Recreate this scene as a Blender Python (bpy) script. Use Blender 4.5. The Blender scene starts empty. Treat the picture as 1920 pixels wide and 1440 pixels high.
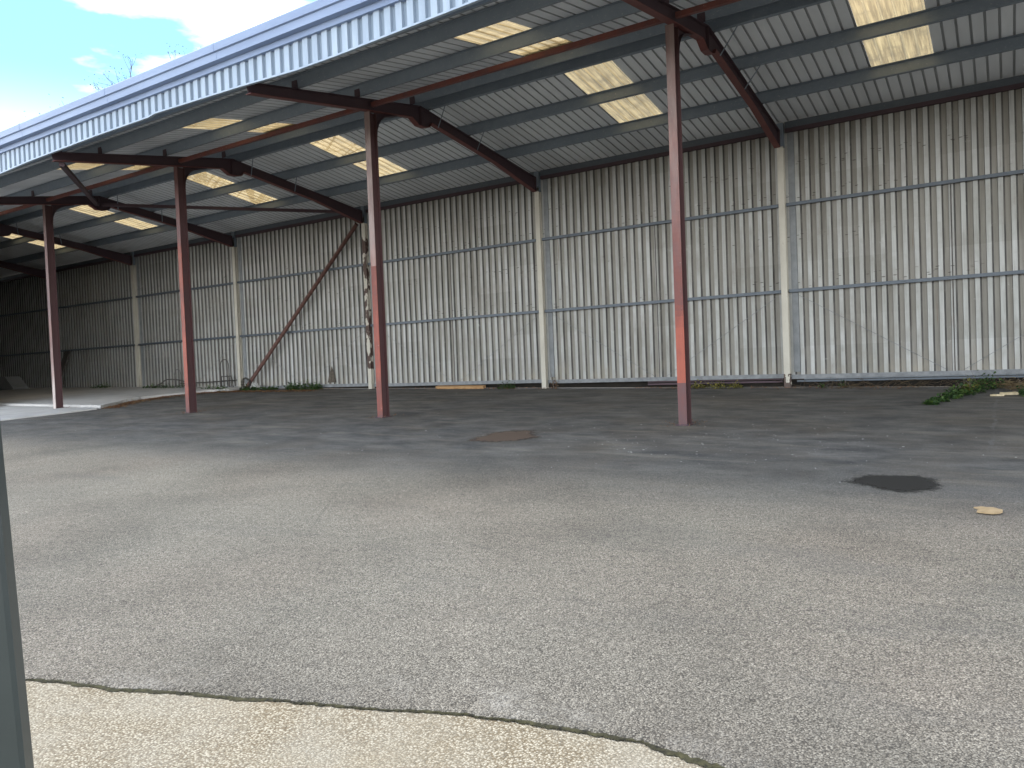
import bpy, math, random
from mathutils import Vector, Matrix
random.seed(7)
R = math.radians
sc = bpy.context.scene
COL = sc.collection

# ------------------------------------------------------------------ camera
cam_d = bpy.data.cameras.new('camera'); cam = bpy.data.objects.new('camera', cam_d); COL.objects.link(cam)
sc.camera = cam
def cam_axes(p, yaw, roll):
    f = Vector((-math.sin(yaw)*math.cos(p), math.cos(yaw)*math.cos(p), math.sin(p)))
    r0 = Vector((math.cos(yaw), math.sin(yaw), 0)); u0 = r0.cross(f)
    r = math.cos(roll)*r0 + math.sin(roll)*u0; u = -math.sin(roll)*r0 + math.cos(roll)*u0
    return r, u, f
CAM = Vector((4.001, -10.874, 1.010))
r_, u_, f_ = cam_axes(-.026, .575, -.040)
cam.matrix_world = Matrix(((r_.x, u_.x, -f_.x, CAM.x), (r_.y, u_.y, -f_.y, CAM.y), (r_.z, u_.z, -f_.z, CAM.z), (0, 0, 0, 1)))
cam_d.sensor_fit = 'HORIZONTAL'; cam_d.sensor_width = 36; cam_d.lens = 27.0
cam_d.clip_start = .05; cam_d.clip_end = 2000

# ------------------------------------------------------------------ world, sun, exposure
SUN_FROM = Vector((-2.2, 1.3, 6.1)).normalized()
EL = math.asin(SUN_FROM.z); AZ = math.atan2(SUN_FROM.x, SUN_FROM.y)
w = bpy.data.worlds.new("World"); sc.world = w; w.use_nodes = True
nt = w.node_tree; nt.nodes.clear()
def wn(t, **k):
    n = nt.nodes.new(t)
    for a, b in k.items(): setattr(n, a, b)
    return n
sky = wn('ShaderNodeTexSky', sky_type='NISHITA'); sky.sun_disc = False
sky.sun_elevation = EL; sky.sun_rotation = AZ; sky.dust_density = .5; sky.ozone_density = 1.6
tc = wn('ShaderNodeTexCoord'); mp = wn('ShaderNodeMapping'); mp.inputs['Scale'].default_value = (1.6, 1.6, 5.5)
mp.inputs['Rotation'].default_value = (0.0, 0.12, 0.3); mp.inputs['Location'].default_value = (.35, .1, .62)
nz = wn('ShaderNodeTexNoise'); nz.inputs['Scale'].default_value = 1.9; nz.inputs['Detail'].default_value = 7; nz.inputs['Roughness'].default_value = .55
rp = wn('ShaderNodeValToRGB'); rp.color_ramp.elements[0].position = .44; rp.color_ramp.elements[1].position = .66
mx = wn('ShaderNodeMixRGB'); mx.inputs[2].default_value = (10.5, 10.7, 10.9, 1)
bg = wn('ShaderNodeBackground'); bg.inputs['Strength'].default_value = .15
wo = wn('ShaderNodeOutputWorld')
L = nt.links.new
L(tc.outputs['Generated'], mp.inputs[0]); L(mp.outputs[0], nz.inputs['Vector']); L(nz.outputs['Fac'], rp.inputs[0])
L(rp.outputs[0], mx.inputs[0]); tn = wn('ShaderNodeMixRGB', blend_type='MULTIPLY'); tn.inputs[0].default_value = 1; tn.inputs[2].default_value = (.54, .73, .78, 1)
L(sky.outputs[0], tn.inputs[1]); L(tn.outputs[0], mx.inputs[1])
# bright haze low over the horizon
sx = wn('ShaderNodeSeparateXYZ'); L(tc.outputs['Generated'], sx.inputs[0])
hz = wn('ShaderNodeMapRange', interpolation_type='SMOOTHSTEP'); hz.inputs[1].default_value = .34; hz.inputs[2].default_value = .0; hz.inputs[3].default_value = 0; hz.inputs[4].default_value = 1
L(sx.outputs['Z'], hz.inputs[0])
mh = wn('ShaderNodeMixRGB'); mh.inputs[2].default_value = (15.5, 15.8, 16.0, 1)
L(hz.outputs[0], mh.inputs[0]); L(mx.outputs[0], mh.inputs[1]); L(mh.outputs[0], bg.inputs[0]); L(bg.outputs[0], wo.inputs[0])

sd = bpy.data.lights.new('sun', 'SUN'); sun = bpy.data.objects.new('sun', sd); COL.objects.link(sun)
sd.energy = 1.5; sd.angle = R(17.0); sd.color = (1, .95, .86)
sun.rotation_euler = (-SUN_FROM).to_track_quat('-Z', 'Y').to_euler(); sun.location = (-20, 12, 60)

sc.view_settings.view_transform = 'Standard'; sc.view_settings.look = 'None'
sc.view_settings.exposure = 1.42; sc.view_settings.gamma = 1.0

# ------------------------------------------------------------------ material helpers
class M:
    def __init__(s, name):
        s.m = bpy.data.materials.new(name); s.m.use_nodes = True; s.t = s.m.node_tree; s.t.nodes.clear()
        s.out = s.n('ShaderNodeOutputMaterial'); s.b = s.n('ShaderNodeBsdfPrincipled'); s.l(s.b.outputs[0], s.out.inputs[0])
        s.tc = s.n('ShaderNodeTexCoord')
    def n(s, t, **k):
        n = s.t.nodes.new(t)
        for a, b in k.items(): setattr(n, a, b)
        return n
    def l(s, a, b): s.t.links.new(a, b)
    def map(s, scale=(1, 1, 1), rot=(0, 0, 0), loc=(0, 0, 0)):
        m = s.n('ShaderNodeMapping'); m.inputs['Scale'].default_value = scale; m.inputs['Rotation'].default_value = rot; m.inputs['Location'].default_value = loc
        s.l(s.tc.outputs['Object'], m.inputs[0]); return m.outputs[0]
    def noise(s, scale, detail=4, rough=.55, vec=None, dist=0):
        n = s.n('ShaderNodeTexNoise'); n.inputs['Scale'].default_value = scale; n.inputs['Detail'].default_value = detail
        n.inputs['Roughness'].default_value = rough; n.inputs['Distortion'].default_value = dist
        s.l(vec if vec is not None else s.tc.outputs['Object'], n.inputs['Vector']); return n.outputs['Fac']
    def vor(s, scale, vec=None, feature='F1'):
        n = s.n('ShaderNodeTexVoronoi', feature=feature); n.inputs['Scale'].default_value = scale
        s.l(vec if vec is not None else s.tc.outputs['Object'], n.inputs['Vector']); return n
    def ramp(s, f, stops):
        r = s.n('ShaderNodeValToRGB'); e = r.color_ramp.elements
        while len(e) < len(stops): e.new(.5)
        for el, (p, c) in zip(e, stops):
            el.position = p; el.color = (c, c, c, 1) if not isinstance(c, tuple) else (*c, 1)
        s.l(f, r.inputs[0]); return r.outputs[0]
    def mix(s, f, a, b, mode='MIX'):
        m = s.n('ShaderNodeMixRGB', blend_type=mode)
        for i, v in enumerate((f, a, b)):
            if isinstance(v, (int, float)): m.inputs[i].default_value = v if i == 0 else (v, v, v, 1)
            elif isinstance(v, tuple): m.inputs[i].default_value = (*v, 1)
            else: s.l(v, m.inputs[i])
        return m.outputs[0]
    def math(s, op, a, b=None, c=None):
        m = s.n('ShaderNodeMath', operation=op)
        for i, v in enumerate((a, b, c)):
            if v is None: continue
            if isinstance(v, (int, float)): m.inputs[i].default_value = v
            else: s.l(v, m.inputs[i])
        return m.outputs[0]
    def attr(s, name): return s.n('ShaderNodeAttribute', attribute_name=name).outputs['Fac']
    def xyz(s):
        x = s.n('ShaderNodeSeparateXYZ'); s.l(s.tc.outputs['Object'], x.inputs[0]); return x.outputs
    def col(s, c):
        if isinstance(c, tuple): s.b.inputs['Base Color'].default_value = (*c, 1)
        else: s.l(c, s.b.inputs['Base Color'])
        return s
    def rough(s, v, spec=None):
        if isinstance(v, (int, float)): s.b.inputs['Roughness'].default_value = v
        else: s.l(v, s.b.inputs['Roughness'])
        if spec is not None: s.b.inputs['Specular IOR Level'].default_value = spec
        return s
    def metal(s, v): s.b.inputs['Metallic'].default_value = v; return s
    def bump(s, h, strength=.5, dist=.01):
        n = s.n('ShaderNodeBump'); n.inputs['Strength'].default_value = strength; n.inputs['Distance'].default_value = dist
        s.l(h, n.inputs['Height']); s.l(n.outputs[0], s.b.inputs['Normal']); return s

def mat_asphalt():
    m = M('asphalt'); X, Y, Z = m.xyz()
    v = m.vor(128); v2 = m.vor(70)
    chip = m.ramp(m.math('ADD', m.math('MULTIPLY', v.outputs['Color'], .75), m.math('MULTIPLY', v2.outputs['Color'], .25)),
                  [(0, (.075, .069, .060)), (.35, (.165, .153, .133)), (.62, (.255, .239, .210)), (.85, (.38, .36, .32)), (1, (.56, .54, .49))])
    chip = m.mix(m.ramp(v.outputs['Distance'], [(.42, 0), (.72, .85)]), chip, (.030, .027, .024))
    chip = m.mix(m.ramp(m.noise(30, 3, .6), [(.54, 0), (.70, .6)]), chip, (.055, .050, .045))
    chip = m.mix(m.ramp(m.vor(240).outputs['Color'], [(.80, 0), (.92, .6)]), chip, (.42, .40, .36))
    edgem = m.math('MULTIPLY', m.attr('edge'), m.ramp(m.noise(1.6, 7, .75, m.map(loc=(2.7, 2, 0))), [(.50, 0), (.68, .8)]))
    worn = m.mix(m.ramp(m.noise(9, 3), [(.35, 0), (.7, .25)]), chip, (.145, .136, .120))
    worn = m.mix(m.math('MULTIPLY', edgem, m.ramp(v.outputs['Color'], [(.25, .15), (.6, 1)])), worn, (.34, .33, .31))
    big = m.ramp(m.noise(.55, 5, .6), [(.3, .72), (.5, 1.0), (.72, 1.2)])
    warm = m.mix(m.ramp(m.noise(.35, 3, .5, m.map(loc=(4, 2, 0))), [(.4, 0), (.65, .6)]), (1.01, 1.0, .95), (1.07, .97, .90))
    c1 = m.mix(1, m.mix(1, worn, big, 'MULTIPLY'), warm, 'MULTIPLY')
    ck = m.vor(.42, m.mix(.12, m.tc.outputs['Object'], m.n('ShaderNodeTexNoise').outputs['Color'], 'ADD'), 'DISTANCE_TO_EDGE')
    ckm = m.math('MULTIPLY', m.ramp(ck.outputs['Distance'], [(.002, 1), (.0065, 0)]), m.ramp(m.noise(.7, 4, .6, m.map(loc=(1, 6, 0))), [(.50, 0), (.62, .30)]))
    c1 = m.mix(ckm, c1, (.045, .042, .038))
    c1 = m.mix(m.ramp(m.noise(.9, 5, .65, m.map((.5, 1.4, 1), (0, 0, -.4), (8, 8, 0))), [(.56, 0), (.70, .28)]), c1, (.085, .083, .080))
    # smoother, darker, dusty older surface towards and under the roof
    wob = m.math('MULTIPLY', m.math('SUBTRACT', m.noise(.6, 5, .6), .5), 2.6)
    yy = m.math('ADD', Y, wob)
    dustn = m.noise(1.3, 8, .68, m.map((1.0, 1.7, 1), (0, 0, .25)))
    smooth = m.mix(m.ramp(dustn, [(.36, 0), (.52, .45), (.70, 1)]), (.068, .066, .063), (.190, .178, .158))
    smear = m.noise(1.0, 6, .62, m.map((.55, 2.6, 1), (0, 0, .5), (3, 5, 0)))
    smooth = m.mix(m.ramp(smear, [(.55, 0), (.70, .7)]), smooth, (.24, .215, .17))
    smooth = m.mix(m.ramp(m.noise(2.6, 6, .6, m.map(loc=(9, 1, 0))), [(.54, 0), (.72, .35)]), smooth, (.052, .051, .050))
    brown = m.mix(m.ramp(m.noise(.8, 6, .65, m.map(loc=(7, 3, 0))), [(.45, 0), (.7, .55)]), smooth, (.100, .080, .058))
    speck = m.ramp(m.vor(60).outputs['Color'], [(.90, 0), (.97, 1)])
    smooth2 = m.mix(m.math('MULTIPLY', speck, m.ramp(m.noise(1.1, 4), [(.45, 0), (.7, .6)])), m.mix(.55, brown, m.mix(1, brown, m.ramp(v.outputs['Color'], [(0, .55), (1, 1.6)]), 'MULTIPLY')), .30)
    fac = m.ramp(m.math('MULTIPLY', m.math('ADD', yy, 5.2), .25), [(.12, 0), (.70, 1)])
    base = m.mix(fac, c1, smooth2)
    # older slab joint beyond Y = -1
    slabm = m.ramp(m.math('ADD', Y, m.math('MULTIPLY', m.noise(3, 3), .10)), [(0, 0), (.03, 1)])
    slab_y = m.math('ADD', Y, 1.0)
    sm = m.n('ShaderNodeMapRange'); sm.inputs[1].default_value = -.02; sm.inputs[2].default_value = .05; m.l(m.math('ADD', slab_y, m.math('MULTIPLY', m.math('SUBTRACT', m.noise(2.2, 5), .5), .5)), sm.inputs[0])
    base = m.mix(m.math('MULTIPLY', sm.outputs[0], .5), base, m.mix(1, base, (.86, .84, .82), 'MULTIPLY'))
    # faint pale joint lines across the old surface
    for a, b in (((X, 3.82)), ((X, -2.3)), ((Y, -1.02))):
        j = m.math('ABSOLUTE', m.math('SUBTRACT', m.math('ADD', a, m.math('MULTIPLY', m.math('SUBTRACT', m.noise(2.5, 4), .5), .14)), b))
        jm = m.math('MULTIPLY', m.math('LESS_THAN', j, .022), m.ramp(m.noise(4, 4, .6, m.map(loc=(1, 9, 0))), [(.4, 0), (.62, .55)]))
        if a is X: jm = m.math('MULTIPLY', jm, m.math('GREATER_THAN', Y, -1.1))
        base = m.mix(jm, base, (.17, .165, .155))
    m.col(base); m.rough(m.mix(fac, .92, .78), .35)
    h = m.math('ADD', m.math('MULTIPLY', v.outputs['Distance'], -1.0), m.math('MULTIPLY', v2.outputs['Distance'], -.6))
    h = m.math('MULTIPLY', h, m.math('SUBTRACT', 1.0, m.math('MULTIPLY', fac, .7)))
    m.bump(h, 1.0, .009)
    return m.m

def mat_apron():
    m = M('exposed_aggregate')
    v = m.vor(100); v2 = m.vor(210)
    c = m.mix(m.math('MULTIPLY', v.outputs['Color'], 1.0), (.30, .25, .17), (.56, .49, .37))
    sep = m.n('ShaderNodeSeparateColor'); m.l(v.outputs['Color'], sep.inputs[0])
    c = m.ramp(sep.outputs[0], [(0, (.15, .125, .090)), (.25, (.27, .232, .170)), (.6, (.37, .325, .245)), (1, (.52, .47, .375))])
    edge = m.ramp(v.outputs['Distance'], [(.36, 0), (.66, .95)])
    c = m.mix(m.ramp(v2.outputs['Color'], [(.75, 0), (.9, .6)]), c, (.44, .395, .31))
    c = m.mix(edge, c, (.15, .115, .072))
    c = m.mix(m.ramp(m.noise(2.2, 5), [(.3, .5), (.62, 0)]), c, (.32, .295, .245))
    c = m.mix(m.ramp(m.noise(1.3, 4, .5, m.map(loc=(5, 1, 0))), [(.5, 0), (.75, .45)]), c, (.27, .215, .135))
    c = m.mix(m.ramp(m.vor(7).outputs['Distance'], [(.018, .9), (.03, 0)]), c, (.05, .045, .04))
    m.col(c).rough(.9, .3).bump(m.math('MULTIPLY', v.outputs['Distance'], -1), 1.0, .009)
    return m.m

def mat_concrete(name, base, dark):
    m = M(name)
    c = m.mix(m.ramp(m.noise(1.6, 7, .62), [(.35, 0), (.68, .8)]), base, dark)
    c = m.mix(m.ramp(m.noise(14, 4), [(.3, .25), (.6, 0)]), c, tuple(x*.8 for x in base))
    m.col(c).rough(.88, .3).bump(m.noise(60, 4), .3, .004)
    return m.m

def mat_wall(name='painted_corrugated_cladding'):
    m = M(name); X, Y, Z = m.xyz()
    rib = m.attr('rib'); tint = m.attr('tint')
    streak = m.noise(1.0, 6, .62, m.map((9, 9, .55)))
    streak2 = m.noise(1.0, 5, .6, m.map((34, 34, 1.3), loc=(3, 0, 1)))
    blot = m.noise(1.7, 7, .66)
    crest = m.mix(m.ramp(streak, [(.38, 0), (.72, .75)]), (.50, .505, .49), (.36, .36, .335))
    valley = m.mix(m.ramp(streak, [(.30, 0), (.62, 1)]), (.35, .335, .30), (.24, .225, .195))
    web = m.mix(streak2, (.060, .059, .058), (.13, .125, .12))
    c = m.mix(m.ramp(rib, [(.3, 0), (.45, 1)]), crest, valley)  # valley and web tones: dirt plus the shade of the recess, in the colour
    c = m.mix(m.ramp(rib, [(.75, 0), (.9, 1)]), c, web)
    c = m.mix(m.ramp(blot, [(.46, 0), (.74, .6)]), c, (.27, .255, .225))
    c = m.mix(m.ramp(streak2, [(.52, 0), (.78, .55)]), c, (.22, .20, .17))
    c = m.mix(m.ramp(m.noise(5, 5, .7, m.map(loc=(2, 0, 8))), [(.64, 0), (.76, .6)]), c, (.56, .56, .54))
    grime = m.noise(.7, 6, .68, m.map((1.6, 1, .5), loc=(6, 0, 3)))
    c = m.mix(m.ramp(grime, [(.50, 0), (.70, .55)]), c, m.mix(1, c, (.60, .57, .52), 'MULTIPLY'))
    rust = m.math('MULTIPLY', m.ramp(m.noise(1.0, 4, .6, m.map((16, 1, .35), loc=(1, 0, 7))), [(.64, 0), (.72, .6)]), m.ramp(m.noise(.9, 3, .5, m.map(loc=(3, 0, 1))), [(.50, 0), (.6, 1)]))
    c = m.mix(rust, c, (.20, .135, .085))
    # rubbed, splashed band near the ground
    spl = m.n('ShaderNodeMapRange'); spl.inputs[1].default_value = 1.1; spl.inputs[2].default_value = .5; m.l(Z, spl.inputs[0])
    c = m.mix(m.math('MULTIPLY', spl.outputs[0], m.ramp(m.noise(3.5, 6, .65, m.map((1, 1, .6))), [(.45, 0), (.7, .7)])), c, (.36, .32, .25))
    # rows of rusty fixing marks along the laps
    marks = m.vor(1.0, m.map((5, 0, 20), loc=(0, 0, .4)))
    mk = m.ramp(marks.outputs['Distance'], [(.13, .8), (.22, 0)])
    band = None
    for zc in (4.36, 2.5, 4.95, 3.45):
        bnd = m.math('LESS_THAN', m.math('ABSOLUTE', m.math('SUBTRACT', Z, zc)), .10)
        band = bnd if band is None else m.math('ADD', band, bnd)
    patchy = m.ramp(m.noise(.45, 2, .5, m.map(loc=(11, 0, 5))), [(.42, 0), (.50, 1)])
    c = m.mix(m.math('MULTIPLY', m.math('MULTIPLY', mk, band), patchy), c, (.06, .05, .042))
    c = m.mix(1, c, m.mix(tint, (.90, .90, .885), (1.04, 1.04, 1.04)), 'MULTIPLY')
    m.col(c).rough(.62, .35).bump(m.noise(6, 4, .5, m.map((1, 1, .35))), .25, .02)
    return m.m

def mat_sheet():
    m = M('weathered_grey_roof_sheet')
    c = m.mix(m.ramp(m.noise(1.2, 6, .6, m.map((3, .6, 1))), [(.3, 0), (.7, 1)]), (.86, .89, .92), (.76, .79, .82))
    c = m.mix(m.ramp(m.attr('rib'), [(.3, 0), (.6, .6)]), c, (.25, .255, .26))  # hollow of each rib darkened: its shade put into the colour
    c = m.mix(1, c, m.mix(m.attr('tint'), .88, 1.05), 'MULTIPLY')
    m.col(c).rough(.6, .35); return m.m

def mat_valance():
    m = M('pale_blue_grey_valance')
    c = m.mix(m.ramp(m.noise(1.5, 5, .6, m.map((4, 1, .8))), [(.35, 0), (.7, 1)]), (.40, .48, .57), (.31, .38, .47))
    c = m.mix(m.ramp(m.attr('rib'), [(.3, 0), (.6, .85)]), c, (.19, .24, .30))  # rib shading painted as a deeper stripe colour
    m.col(c).rough(.5, .4); return m.m

def mat_fascia():
    m = M('lavender_grey_gutter_coating')
    c = m.mix(m.ramp(m.noise(1.4, 5, .6, m.map((.5, 1, 3))), [(.35, 0), (.7, 1)]), (.27, .345, .50), (.22, .285, .43))
    m.col(c).rough(.45, .4); return m.m

def mat_galv(name='dull_galvanised_steel', k=1.0):
    m = M(name)
    c = m.mix(m.noise(7, 5, .6), (.185*k, .225*k, .27*k), (.275*k, .32*k, .37*k))
    c = m.mix(m.ramp(m.noise(38, 4, .6, m.map((.6, 1, 1))), [(.62, 0), (.72, .6)]), c, (.48*k, .50*k, .52*k))
    m.col(c).rough(.5, .5).metal(.25); return m.m

def mat_red(name='red_oxide_paint'):
    m = M(name)
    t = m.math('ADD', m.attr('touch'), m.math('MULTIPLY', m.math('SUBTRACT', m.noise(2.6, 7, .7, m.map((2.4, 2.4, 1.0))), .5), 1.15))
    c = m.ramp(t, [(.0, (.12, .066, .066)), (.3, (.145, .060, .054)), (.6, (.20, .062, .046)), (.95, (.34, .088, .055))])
    c = m.mix(m.ramp(m.noise(9, 5, .6, m.map((1, 1, .3))), [(.6, 0), (.74, .55)]), c, (.11, .045, .045))
    c = m.mix(m.ramp(m.noise(21, 3, .5), [(.70, 0), (.76, .7)]), c, (.36, .27, .25))
    c = m.mix(m.attr('dark'), c, (.060, .027, .028))  # web and rear flange: their shade put into the paint colour
    pale = m.attr('pale')
    c = m.mix(m.math('MULTIPLY', pale, m.ramp(m.noise(6, 4, .6, m.map((1, 1, .25))), [(.3, .35), (.6, 1)])), c, (.62, .55, .50))
    m.col(c).rough(.6, .4).bump(m.noise(30, 3), .15, .004); return m.m

def mat_redbrown():
    m = M('dark_red_brown_steel_paint')
    c = m.mix(m.noise(2.3, 6, .62), (.10, .040, .040), (.21, .070, .060))
    c = m.mix(m.attr('touch'), m.mix(.75, c, (.045, .042, .055)), c)  # web faces turn slate: shade under the roof mixed into the colour
    c = m.mix(m.ramp(m.noise(11, 4), [(.62, 0), (.75, .5)]), c, (.05, .045, .05))
    m.col(c).rough(.6, .35); return m.m

def mat_cream():
    m = M('cream_column_paint'); 
    c = m.mix(m.ramp(m.noise(3, 6, .6, m.map((1, 1, .4))), [(.35, 0), (.7, .8)]), (.58, .55, .47), (.42, .39, .33))
    c = m.mix(m.ramp(m.noise(14, 4, .6, m.map((1, 1, .5))), [(.62, 0), (.75, .6)]), c, (.30, .26, .21))
    chips = m.math('MULTIPLY', m.attr('touch'), m.ramp(m.noise(3.6, 5, .62, m.map((1.5, 1.5, 1), loc=(0, 4, 2))), [(.455, 0), (.475, 1)]))
    c = m.mix(chips, c, m.mix(m.noise(20, 3), (.05, .035, .03), (.13, .085, .07)))
    m.col(c).rough(.7, .3).bump(m.noise(25, 4), .2, .004); return m.m

def mat_skylight():
    m = M('yellowed_translucent_sheet')
    s = m.noise(1, 5, .6, m.map((22, 1.2, 1))); s2 = m.noise(2.4, 5, .65)
    c = m.mix(m.ramp(s, [(.3, 0), (.62, 1)]), (.50, .365, .175), (.22, .15, .068))
    c = m.mix(m.ramp(s2, [(.48, 0), (.72, .8)]), c, (.17, .12, .062))
    c = m.mix(m.ramp(m.attr('rib'), [(.3, 0), (.6, .4)]), c, (.26, .20, .11))
    tr = m.n('ShaderNodeBsdfTranslucent'); m.l(c, tr.inputs[0])
    tp = m.n('ShaderNodeBsdfTransparent'); m.l(m.mix(.4, c, (.85, .78, .6)), tp.inputs[0])
    m.col(c).rough(.5, .4)
    a = m.n('ShaderNodeMixShader'); a.inputs[0].default_value = .72; m.l(m.b.outputs[0], a.inputs[1]); m.l(tr.outputs[0], a.inputs[2])
    b = m.n('ShaderNodeMixShader'); b.inputs[0].default_value = .18; m.l(a.outputs[0], b.inputs[1]); m.l(tp.outputs[0], b.inputs[2])
    m.l(b.outputs[0], m.out.inputs[0]); return m.m

def mat_plain(name, a, b, scale=6, rough=.8, metal=0, spec=.3):
    m = M(name); m.col(m.mix(m.ramp(m.noise(scale, 5, .6), [(.3, 0), (.7, 1)]), a, b)).rough(rough, spec).metal(metal); return m.m

def mat_leaf(name, a, b, c3):
    m = M(name)
    c = m.ramp(m.attr('tint'), [(0, a), (.6, b), (1, c3)])
    tr = m.n('ShaderNodeBsdfTranslucent'); m.l(c, tr.inputs[0]); m.col(c).rough(.55, .3)
    x = m.n('ShaderNodeMixShader'); x.inputs[0].default_value = .25; m.l(m.b.outputs[0], x.inputs[1]); m.l(tr.outputs[0], x.inputs[2])
    m.l(x.outputs[0], m.out.inputs[0]); return m.m

def mat_stain(name, c1, c2, rough):
    m = M(name); m.col(m.mix(m.noise(7, 5, .6), c1, c2)).rough(rough, .5)
    tp = m.n('ShaderNodeBsdfTransparent'); x = m.n('ShaderNodeMixShader')
    e = m.math('ADD', m.attr('touch'), m.math('MULTIPLY', m.math('SUBTRACT', m.noise(11, 6, .7), .5), 1.7))
    m.l(m.ramp(e, [(.18, 0), (.55, .92)]), x.inputs[0]); m.l(tp.outputs[0], x.inputs[1]); m.l(m.b.outputs[0], x.inputs[2])
    m.l(x.outputs[0], m.out.inputs[0]); return m.m

MT = dict(asphalt=mat_asphalt(), apron=mat_apron(), slab=mat_concrete('pale_slab_concrete', (.60, .58, .55), (.44, .42, .39)),
          wall=mat_wall(), sheet=mat_sheet(), valance=mat_valance(), fascia=mat_fascia(), galv=mat_galv('dull_galvanised_steel', .95), girt=mat_galv('weathered_galvanised_rail', .42), rail=mat_plain('grey_base_rail', (.16, .168, .175), (.26, .27, .275), 9, .6),
          red=mat_red(), redbrown=mat_redbrown(), cream=mat_cream(), sky=mat_skylight(),
          earth=mat_plain('dark_damp_earth', (.008, .007, .006), (.018, .015, .011), 3, .95),
          soil=mat_plain('dry_soil', (.10, .085, .06), (.16, .13, .09), 2, .95),
          green=mat_plain('dark_green_gate_paint', (.024, .031, .030), (.034, .044, .042), 5, .42, 0, .5),
          barrier=mat_concrete('barrier_concrete', (.26, .26, .25), (.18, .18, .17)),
          wood=mat_plain('pale_split_timber', (.46, .37, .22), (.62, .52, .34), 14, .8),
          plank=mat_plain('orange_brown_plank', (.36, .20, .09), (.50, .31, .15), 9, .75),
          card=mat_plain('sun_bleached_card', (.30, .215, .12), (.42, .31, .18), 16, .9),
          tube=mat_plain('rusty_brown_tube', (.075, .038, .032), (.15, .075, .06), 7, .65),
          wire=mat_plain('dark_wire', (.045, .04, .038), (.09, .08, .07), 10, .6),
          plastic=mat_plain('dirty_white_plastic', (.55, .55, .53), (.38, .37, .34), 8, .5),
          twig=mat_plain('grey_brown_bark', (.10, .085, .07), (.18, .15, .12), 9, .9),
          straw=mat_leaf('dry_straw', (.05, .036, .024), (.20, .14, .07), (.34, .26, .14)),
          litter=mat_leaf('brown_leaf_litter', (.10, .05, .03), (.22, .11, .055), (.36, .23, .11)),
          leaf=mat_leaf('weed_leaves', (.020, .045, .016), (.045, .095, .025), (.10, .16, .035)),
          yleaf=mat_leaf('yellowing_weed_leaves', (.06, .07, .02), (.17, .16, .035), (.30, .25, .06)),
          tleaf=mat_leaf('young_tree_leaves', (.06, .07, .03), (.10, .11, .05), (.14, .14, .07)),
          grit=mat_plain('pale_grit', (.40, .39, .36), (.62, .60, .56), 20, .9),
          wet=mat_stain('damp_dark_patch', (.012, .012, .012), (.022, .021, .02), .45),
          rust=mat_stain('brown_muddy_patch', (.105, .070, .048), (.15, .100, .068), .7),
          trim=mat_plain('dull_grey_trim', (.17, .18, .185), (.25, .26, .265), 5, .6),
          moss=mat_plain('dark_mossy_dirt', (.012, .011, .008), (.060, .055, .026), 40, .95),
          torn=mat_plain('torn_rusty_hole', (.05, .043, .036), (.14, .115, .09), 10, .9),
          )

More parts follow.
